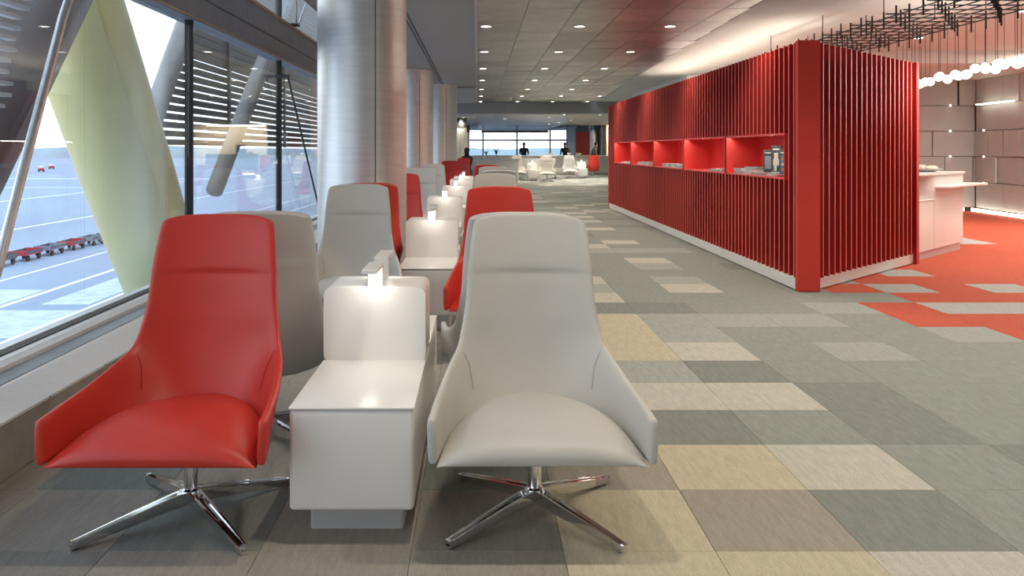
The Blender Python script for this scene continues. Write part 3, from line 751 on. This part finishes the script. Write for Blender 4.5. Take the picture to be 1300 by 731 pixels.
# ------------------------------------------------------------------ reception: counter, panel wall, chandelier
ca = math.atan2(1.21, 1.23)
ctr = thing('reception_counter', 'white reception counter with raised top and side shelf beyond the red pavilion', 'counter', (5.18+.02, 9.92, 0), ca)
link('plinth', boxes('plinth', [(-.02,1.70,.03,.72,0,.10)]), 'plinth_grey', ctr)
link('cabinet', rbox('cabinet', -.05,.58,0,.75,.10,.70,.006,2), 'white_lacquer', ctr)
link('cabinet', rbox('cabinet', .584,1.73,0,.75,.10,.80,.006,2), 'white_lacquer', ctr)
link('worktop', rbox('worktop', -.05,.585,-.005,.75,.70,.715,.004,2), 'white_lacquer', ctr)
cv = [(.56+.0*k, .0) for k in range(1)]
arc = [(.60,.0)]+[(.60-.42*math.sin(a), .42-.42*math.cos(a)) for a in [k*PI/2/10 for k in range(0,11)]][1:]
poly = arc+[(.18,.72),(1.73,.72),(1.73,0)]
link('raised_panel', smooth_angle(prism('raised_panel', poly, .80, 1.005)), 'white_lacquer', ctr)
link('curved_back', smooth_angle(prism('curved_back', [(p[0]+.003,p[1]+.003) for p in arc]+[(.18,.72),(.583,.72),(.583,.01)], .716, .80)), 'white_lacquer', ctr)
link('counter_top', rbox('counter_top', -.05,1.76,-.02,.76,1.005,1.035,.006,2), 'white_lacquer', ctr)
link('side_shelf', rbox('side_shelf', .62,2.25,-.16,.40,.845,.875,.010,2), 'white_lacquer', ctr)
pt = thing('snack_plate', 'white plate heaped with pale snacks on the reception counter', 'plate', Vector((5.20,9.92,1.0355))+Vector((math.cos(ca)*1.0-math.sin(ca)*.24, math.sin(ca)*1.0+math.cos(ca)*.24, 0)))
link('dish', smooth_angle(lathe('dish', [(.10,0),(.19,.035),(.20,.045),(.18,.035),(.08,.010)], 28)), 'plinth_grey', pt)
bm = bmesh.new()
for k in range(46):
    a = rm.uniform(0, 2*PI); r = .15*math.sqrt(rm.random()); 
    bmesh.ops.create_icosphere(bm, subdivisions=1, radius=rm.uniform(.018,.03), matrix=Matrix.Translation((r*math.cos(a), r*math.sin(a), .035+.06*(1-r/.16)*rm.random()+.01)))
me = bpy.data.meshes.new('snacks'); bm.to_mesh(me); bm.free()
o = link('snacks', me, 'food', pt, smooth=True); o['kind'] = 'stuff'
# wall of staggered satin panels: a frontal run at Y=18 and a run along the right side
WX, WY = 10.62, 18.0
wb = struct('wall_reception_back', boxes('wall_reception_back', [(5.3, WX+.15, WY+.09, WY+.25, 0, 3.04)]), 'panel_gap')
wr = struct('wall_reception_right', boxes('wall_reception_right', [(-.02, .15, -20, .10, 0, 3.04)]), 'panel_gap', loc=(WX+.09, WY, 0), rz=D(-5))
RH = .545
def pnl(par, me_, loc, rot): 
    o = bpy.data.objects.new('wall_panel', me_); COL.objects.link(o); o.parent = par; o.location = loc; o.rotation_euler = rot
pw = {}
def pmesh(w):
    w = round(w,3)
    if w not in pw:
        pw[w] = rbox('wall_panel', -w/2+.004, w/2-.004, 0, .05, .006, RH-.006, .003, 1); pw[w].materials.append(M['panel_tau'])
    return pw[w]
rr = random.Random(11)
for r in range(5):
    z = .085+r*RH; x = 5.62-(.29 if r%2 else 0)
    while x < WX+.02:
        w = rr.choice((.58,.58,1.16)); w = min(w, WX+.06-x)
        if w > .03: pnl(wb, pmesh(w), (x+w/2, WY+rr.choice((0,0,.035))-.0, z), (rr.gauss(0,.004), 0, rr.choice((0,0,.03,-.03))))
        x += w+.012
    y = -.03; first = True
    while y > -8:
        w = (.28 if r%2 else .56) if first else rr.choice((.56,.56,1.12)); first = False
        pnl(wr, pmesh(w), (-.075+rr.choice((0,0,.03)), y-w/2, z), (0, rr.gauss(0,.004), -PI/2+rr.choice((0,.035,-.035))))
        y -= w+.014
# glowing joints and floor strip
def glow(label, x0,x1,y0,y1,z0,z1, loc=(0,0,0), rz=0, cat='strip light'):
    return tag(link('strip_light', boxes('strip_light', [(x0,x1,y0,y1,z0,z1)]), 'led_soft', None, loc, rz), label, cat)
glow('glowing strip along the foot of the right panel wall', -.10,-.06,-9,-.05,.012,.075, (WX+.03,WY,0), D(-5))
glow('glowing strip along the foot of the back panel wall', 5.4,WX-.2,WY-.02,WY+.02,.012,.075)
glow('long slim light bar set in a joint of the right panel wall', -.12,-.07,-1.75,-.35,.085+4*RH-.012,.085+4*RH+.012, (WX,WY,0), D(-5))
dotm = sphere('spot', .02, seg=10, ring=6); dotm.materials.append(M['led_soft'])
for k, (u, r) in enumerate(((10.12,4),(10.12,3),(10.12,2),(10.12,1))):
    tag(link('accent_light', dotm, None, None, (u, WY-.02, .085+r*RH)), 'tiny accent light in a joint of the back panel wall', 'accent light', 'accent lights of the back panel wall')
for k, r in enumerate((3,2,1)):
    tag(link('accent_light', dotm, None, None, (WX-.15, WY-.62, .085+r*RH)), 'tiny accent light in a joint of the right panel wall', 'accent light', 'accent lights of the right panel wall')
# chandelier
ch = thing('pendant_chandelier', 'black grid chandelier with a drop of glowing glass globes above the reception', 'chandelier', (5.0,10.0,CZ+.04))
GZc = 2.74-CZ-.04
XS = [-.58+.185*k for k in range(7)]; YS = [-2.75+.27*k for k in range(22)]
lb = boxes('long_bar', [(-.006,.006,-2.9,3.05,-.006,.006)]); cb = boxes('cross_bar', [(-.64,.60,-.006,.006,-.006,.006)])
for k, x in enumerate(XS): link('long_bar', lb, 'black', ch, loc=(x, .12*((k*7)%3-1), GZc))
for k, y in enumerate(YS): link('cross_bar', cb, 'black', ch, loc=(.05*((k*5)%3-1), y, GZc+.012))
stub = boxes('stub', [(-.007,.007,-.007,.007,-.09,.10)]); stub.materials.append(M['black'])
for a, x in enumerate(XS):
    for b, y in enumerate(YS):
        if (a+2*b)%3 == 0 or a in (0,6): link('stub', stub, None, ch, loc=(x, y, GZc+rm.uniform(-.03,.02)))
hang = boxes('hanger', [(-.004,.004,-.004,.004,GZc,0)]); hang.materials.append(M['black'])
for x in (XS[0],XS[3],XS[6]):
    for y in (YS[1],YS[7],YS[13],YS[20]): link('hanger', hang, None, ch, loc=(x,y,0))
glb = sphere('globe', .048, seg=16, ring=10); glb.materials.append(M['bulb'])
for b in range(28):
    x = .43+rm.uniform(-.05,.05); yy = -2.0+.105*b; z = 2.22-.004*b+rm.uniform(-.03,.03)
    link('wire', boxes('wire', [(-.0022,.0022,-.0022,.0022,z-CZ-.04+.045,GZc)]), 'black', ch, loc=(x,yy,0))
    link('globe', glb, None, ch, loc=(x,yy,z-CZ-.04))
l = bpy.data.lights.new('chandelier_glow', 'POINT'); l.energy = 60; l.color = CLEAR; l.shadow_soft_size = .5
lo = bpy.data.objects.new('chandelier_glow', l); COL.objects.link(lo); lo.parent = ch; lo.location = (.3,-.6,-.95)
# cove light on top of the pavilion, washing the cream ceiling
l = bpy.data.lights.new('cove_light', 'AREA'); l.shape = 'RECTANGLE'; l.size = .15; l.size_y = 8; l.energy = 60; l.color = WARM
lo = bpy.data.objects.new('cove_light', l); COL.objects.link(lo); lo.location = (4.3,15.0,2.34); lo.rotation_euler = (PI,0,0)
l = bpy.data.lights.new('reception_fill', 'AREA'); l.shape = 'RECTANGLE'; l.size = .15; l.size_y = 8; l.energy = 420; l.color = CLEAR  # added lamp without a fitting, brightens the reception wall
lo = bpy.data.objects.new('reception_fill', l); COL.objects.link(lo); lo.location = (9.6,13.5,2.98)

# ------------------------------------------------------------------ far hall
def far_chair(col, x, y, rz, label): return chair(col, x, y, D(rz), label)
far_chair('red', 1.62, 38.5, -60, 'red armchair seen from the side at the near end of the far seating group')
far_chair('grey', 1.74, 36.2, 4, 'grey armchair beside the red side-turned one in the far seating group')
far_chair('grey', 2.86, 34.6, 0, 'pale armchair facing the aisle in the middle of the far seating group')
far_chair('grey', 3.50, 37.6, -50, 'grey armchair turned sideways behind the pale one in the far seating group')
far_chair('grey', 4.25, 38.6, 0, 'grey armchair facing the aisle next to the last console of the far seating group')
far_chair('red', 5.45, 39.6, 180, 'red armchair turned away at the far right end of the far seating group')
for k, (x, y, lab) in enumerate(((2.36, 35.2, 'white console table between two pale armchairs of the far seating group'), (4.86, 38.6, 'white console table beside the red armchair of the far seating group'))):
    c = copy_tree(CP); c.location = (x,y,0); c['label'] = lab
    l = copy_tree(LP); l.location = (x, y+.68, .757); l.rotation_euler = (0,0,0); l['label'] = 'small glowing lamp on the '+lab[6:]
# long white buffet counter with things on it
bc = thing('buffet_counter', 'long white buffet counter in front of the end window', 'counter', (3.4, 44.5, 0))
link('front', rbox('front', -4.2,3.65,0,.8,.08,.98,.02,2), 'white_lacquer', bc)
link('counter_top', rbox('counter_top', -4.25,3.7,-.05,.85,.98,1.02,.01,2), 'white_lacquer', bc)
link('plinth', boxes('plinth', [(-4.15,3.6,.05,.75,0,.08)]), 'plinth_grey', bc)
bc2 = thing('buffet_counter', 'low white service counter between the column row and the far seating group', 'counter', (1.0, 33.0, 0))
link('front', rbox('front', -1.0,.62,0,.7,.08,.92,.02,2), 'white_lacquer', bc2)
link('counter_top', rbox('counter_top', -1.05,.66,-.04,.74,.92,.96,.01,2), 'white_lacquer', bc2)
link('plinth', boxes('plinth', [(-.95,.58,.05,.65,0,.08)]), 'plinth_grey', bc2)
def pot(x, y, z, label, h=.35):
    t = thing('potted_plant', label, 'plant', (x,y,z))
    link('pot', smooth_angle(lathe('pot', [(.07,0),(.10,.14),(.085,.14),(.07,.11)], 16)), 'white_lacquer', t)
    for k in range(10):
        a = k*2.4; le = h*(.6+.4*((k*3)%5)/5)
        link('leaf', pym('leaf', [(0,0,.11),(.04*math.cos(a+1.57),.04*math.sin(a+1.57),.11+le*.5),(.16*math.cos(a),.16*math.sin(a),.11+le),(-.04*math.cos(a+1.57),-.04*math.sin(a+1.57),.11+le*.5)], [(0,1,2,3)]), 'leaf', t)
pot(.75, 33.3, .96, 'small leafy plant on the low service counter'); pot(.35, 33.3, .96, 'leafy plant at the column side of the low service counter', .25)
pot(4.9, 44.9, 1.02, 'spreading plant on the long buffet counter', .22)
def bowl(x, y, z, label, mt):
    t = thing('bowl', label, 'bowl', (x,y,z))
    link('vessel', smooth_angle(lathe('vessel', [(.06,0),(.16,.08),(.17,.10),(.15,.09),(.05,.015)], 20)), 'white_lacquer', t)
    for k in range(6): link('fruit', sphere('fruit', .045, (.07*math.cos(k*1.05),.07*math.sin(k*1.05),.085+.02*(k%2)), 10, 6), mt, t)
bowl(3.9, 44.9, 1.02, 'white bowl of dark fruit on the long buffet counter', 'paper_dark'); bowl(5.4, 44.9, 1.02, 'white bowl of oranges on the long buffet counter', 'orange')
bowl(1.25, 33.35, .96, 'white bowl on the low service counter beside the plants', 'food')
# people
def person(x, y, rz, label, shirt, trousers, sit=False, z=0.0, lean=.04, armx=.16, armz=1.08):
    t = tag(link('person', None, None, None, (x,y,z), rz), label, 'person')
    if sit: J_ = {'p':(0,0,.52),'c':(0,.02,.92),'n':(0,.02,1.10),'h':(0,-.01,1.22),'t':(0,-.01,1.33),'k':(.10,-.42,.52),'a':(.10,-.42,.10),'f':(.10,-.55,.04),'s':(.19,.02,1.04),'e':(.24,-.08,.78),'w':(.16,-.30,.66),'g':(.10,0,.50)}
    else: J_ = {'p':(0,0,.95),'c':(0,-lean,1.25),'n':(0,-lean*1.5,1.46),'h':(0,-lean*1.8,1.58),'t':(0,-lean*1.8,1.70),'k':(.10,-.01,.50),'a':(.10,.02,.09),'f':(.10,-.13,.035),'s':(.19,-lean*1.2,1.40),'e':(.24,-.08,1.13),'w':(armx,-.28,armz),'g':(.095,0,.90)}
    vs_, es, rd = [], [], []
    def ad(p, r, prev=None):
        vs_.append(p); rd.append(r); i = len(vs_)-1
        if prev is not None: es.append((prev,i))
        return i
    p = ad(J_['p'],.145); c = ad(J_['c'],.150,p); nn = ad(J_['n'],.058,c); h = ad(J_['h'],.085,nn); ad(J_['t'],.075,h)
    for sg in (1,-1):
        q = lambda k: (J_[k][0]*sg, J_[k][1], J_[k][2])
        g = ad(q('g'),.09,p); kk = ad(q('k'),.062,g); a = ad(q('a'),.045,kk); ad(q('f'),.038,a)
        s = ad(q('s'),.065,c); e = ad(q('e'),.045,s); w = ad(q('w'),.034,e)
        hx,hy,hz = q('w'); ad((hx,hy-.09,hz-.01),.026,w)
    me = bpy.data.meshes.new('body'); me.from_pydata(vs_, es, []); me.update()
    o = link('body', me, clothes('outfit', shirt, trousers) if not sit else clothes('outfit_seated', shirt, trousers), t)
    o.modifiers.new('skin', 'SKIN')
    for k, r in enumerate(rd): me.skin_vertices[0].data[k].radius = (r,r)
    me.skin_vertices[0].data[0].use_root = True
    subd(o, 2)
    hx,hy,hz = J_['h']
    link('hair', sphere('hair', .098, (hx, hy+.018, hz+.055), 14, 10, (.92,1.0,1.0)), 'hair', t)
    return t
person(2.55, 46.2, D(10), 'person in black top standing behind the buffet counter at the window', (.02,.02,.025), (.02,.02,.02))
person(4.85, 46.3, D(-30), 'person in dark suit standing before the dark red wall', (.03,.03,.045), (.02,.02,.03))
person(6.35, 46.3, D(60), 'person in grey top leaning beside the steel column near the bar', (.06,.06,.06), (.03,.03,.03), lean=.12)
st = thing('stool', 'small dark stool under the far seated guest', 'stool', (-.36,28.3,0))
link('seat', lathe('seat', [(.15,.32),(.16,.335),(.16,.35),(.14,.36)], 24), 'coffee', st)
link('post', lathe('post', [(.02,.02),(.02,.32)], 12), 'chrome', st); link('base', lathe('base', [(.18,0),(.17,.02),(.02,.03)], 24), 'chrome', st)
person(-.36, 28.3, D(-40), 'person in black clothes seated past the last console', (.015,.015,.015), (.012,.012,.012), sit=True, z=.03)

# end window of the far hall, red wall, lit bar
EY = 52.0
ew = struct('window_end', boxes('window_end', [(-1.9,5.6,EY-.04,EY+.04,1.86,1.96),(-1.9,5.6,EY-.04,EY+.04,.0,.45)]+[(x-.05,x+.05,EY-.05,EY+.05,0,2.7) for x in (-1.9,.35,2.45,4.5,5.55)]), 'alu')
for a, b in ((-1.85,.30),(.40,2.40),(2.50,4.45),(4.55,5.50)):
    link('pane', boxes('pane', [(a,b,EY-.006,EY+.006,.45,1.86)]), 'glass', ew); link('upper_pane', boxes('upper_pane', [(a,b,EY-.006,EY+.006,1.96,2.70)]), 'glass', ew)
struct('trim_pelmet', boxes('trim_pelmet', [(.25,4.3,EY-1.0,EY-.6,2.36,2.50)]), 'fascia')
struct('wall_red', boxes('wall_red', [(5.6,6.35,48.0,48.2,0,2.34)]), 'red_wall')
struct('wall_end', boxes('wall_end', [(5.6,14,EY-.1,EY+.1,0,2.75),(6.95,7.15,47.2,48.6,0,2.7),(5.55,5.62,47.9,52,0,2.7),(-2.1,-1.95,EY-.1,EY+.1,0,2.75)]), 'fascia')
column(6.62, 48.0, .26, 2.70, 'slim brushed steel column beside the dark red wall')
struct('wall_bar', boxes('wall_bar', [(7.15,10.5,46.6,46.8,0,2.7)]), 'bar_wall')
struct('wall_bar_side', boxes('wall_bar_side', [(10.4,10.6,26.3,46.8,0,2.7)]), 'bar_wall')
bar = thing('bar_counter', 'pale bar counter against the warm lit bar wall', 'counter', (7.2,44.2,0))
link('front', rbox('front', 0,2.6,0,.7,.08,1.05,.01,2), 'bar_front', bar); link('counter_top', rbox('counter_top', -.03,2.63,-.03,.73,1.05,1.09,.005,2), 'wood', bar)
link('plinth', boxes('plinth', [(.05,2.55,.05,.65,0,.08)]), 'plinth_grey', bar)
cm = thing('coffee_machine', 'black coffee machine on the bar counter', 'coffee machine', (8.0,44.5,1.09))
link('body', rbox('body', -.24,.24,-.2,.2,.10,.50,.03,2), 'coffee', cm); link('base', rbox('base', -.26,.26,-.26,.22,0,.08,.02,2), 'chrome', cm)
link('back', rbox('back', -.22,.22,.05,.2,.05,.15,.01,2), 'coffee', cm)
for s in (-.12,.12): link('spout', tube('spout', [(s,-.19,.22),(s,-.24,.20),(s,-.24,.16)], .02, 8), 'chrome', cm)
bowl(7.5, 44.5, 1.09, 'white bowl of oranges on the bar counter', 'orange')
l = bpy.data.lights.new('bar_wash', 'AREA'); l.shape = 'RECTANGLE'; l.size = 3; l.size_y = .2; l.energy = 140; l.color = WARM
lo = bpy.data.objects.new('bar_wash', l); COL.objects.link(lo); lo.location = (8.6,45.8,2.66)
glow('warm cove light line over the bar wall', 7.2,10.4,46.3,46.4,2.60,2.66)
glow('glowing strip at the foot of the bar counter', 7.2,9.8,44.12,44.19,.01,.06)
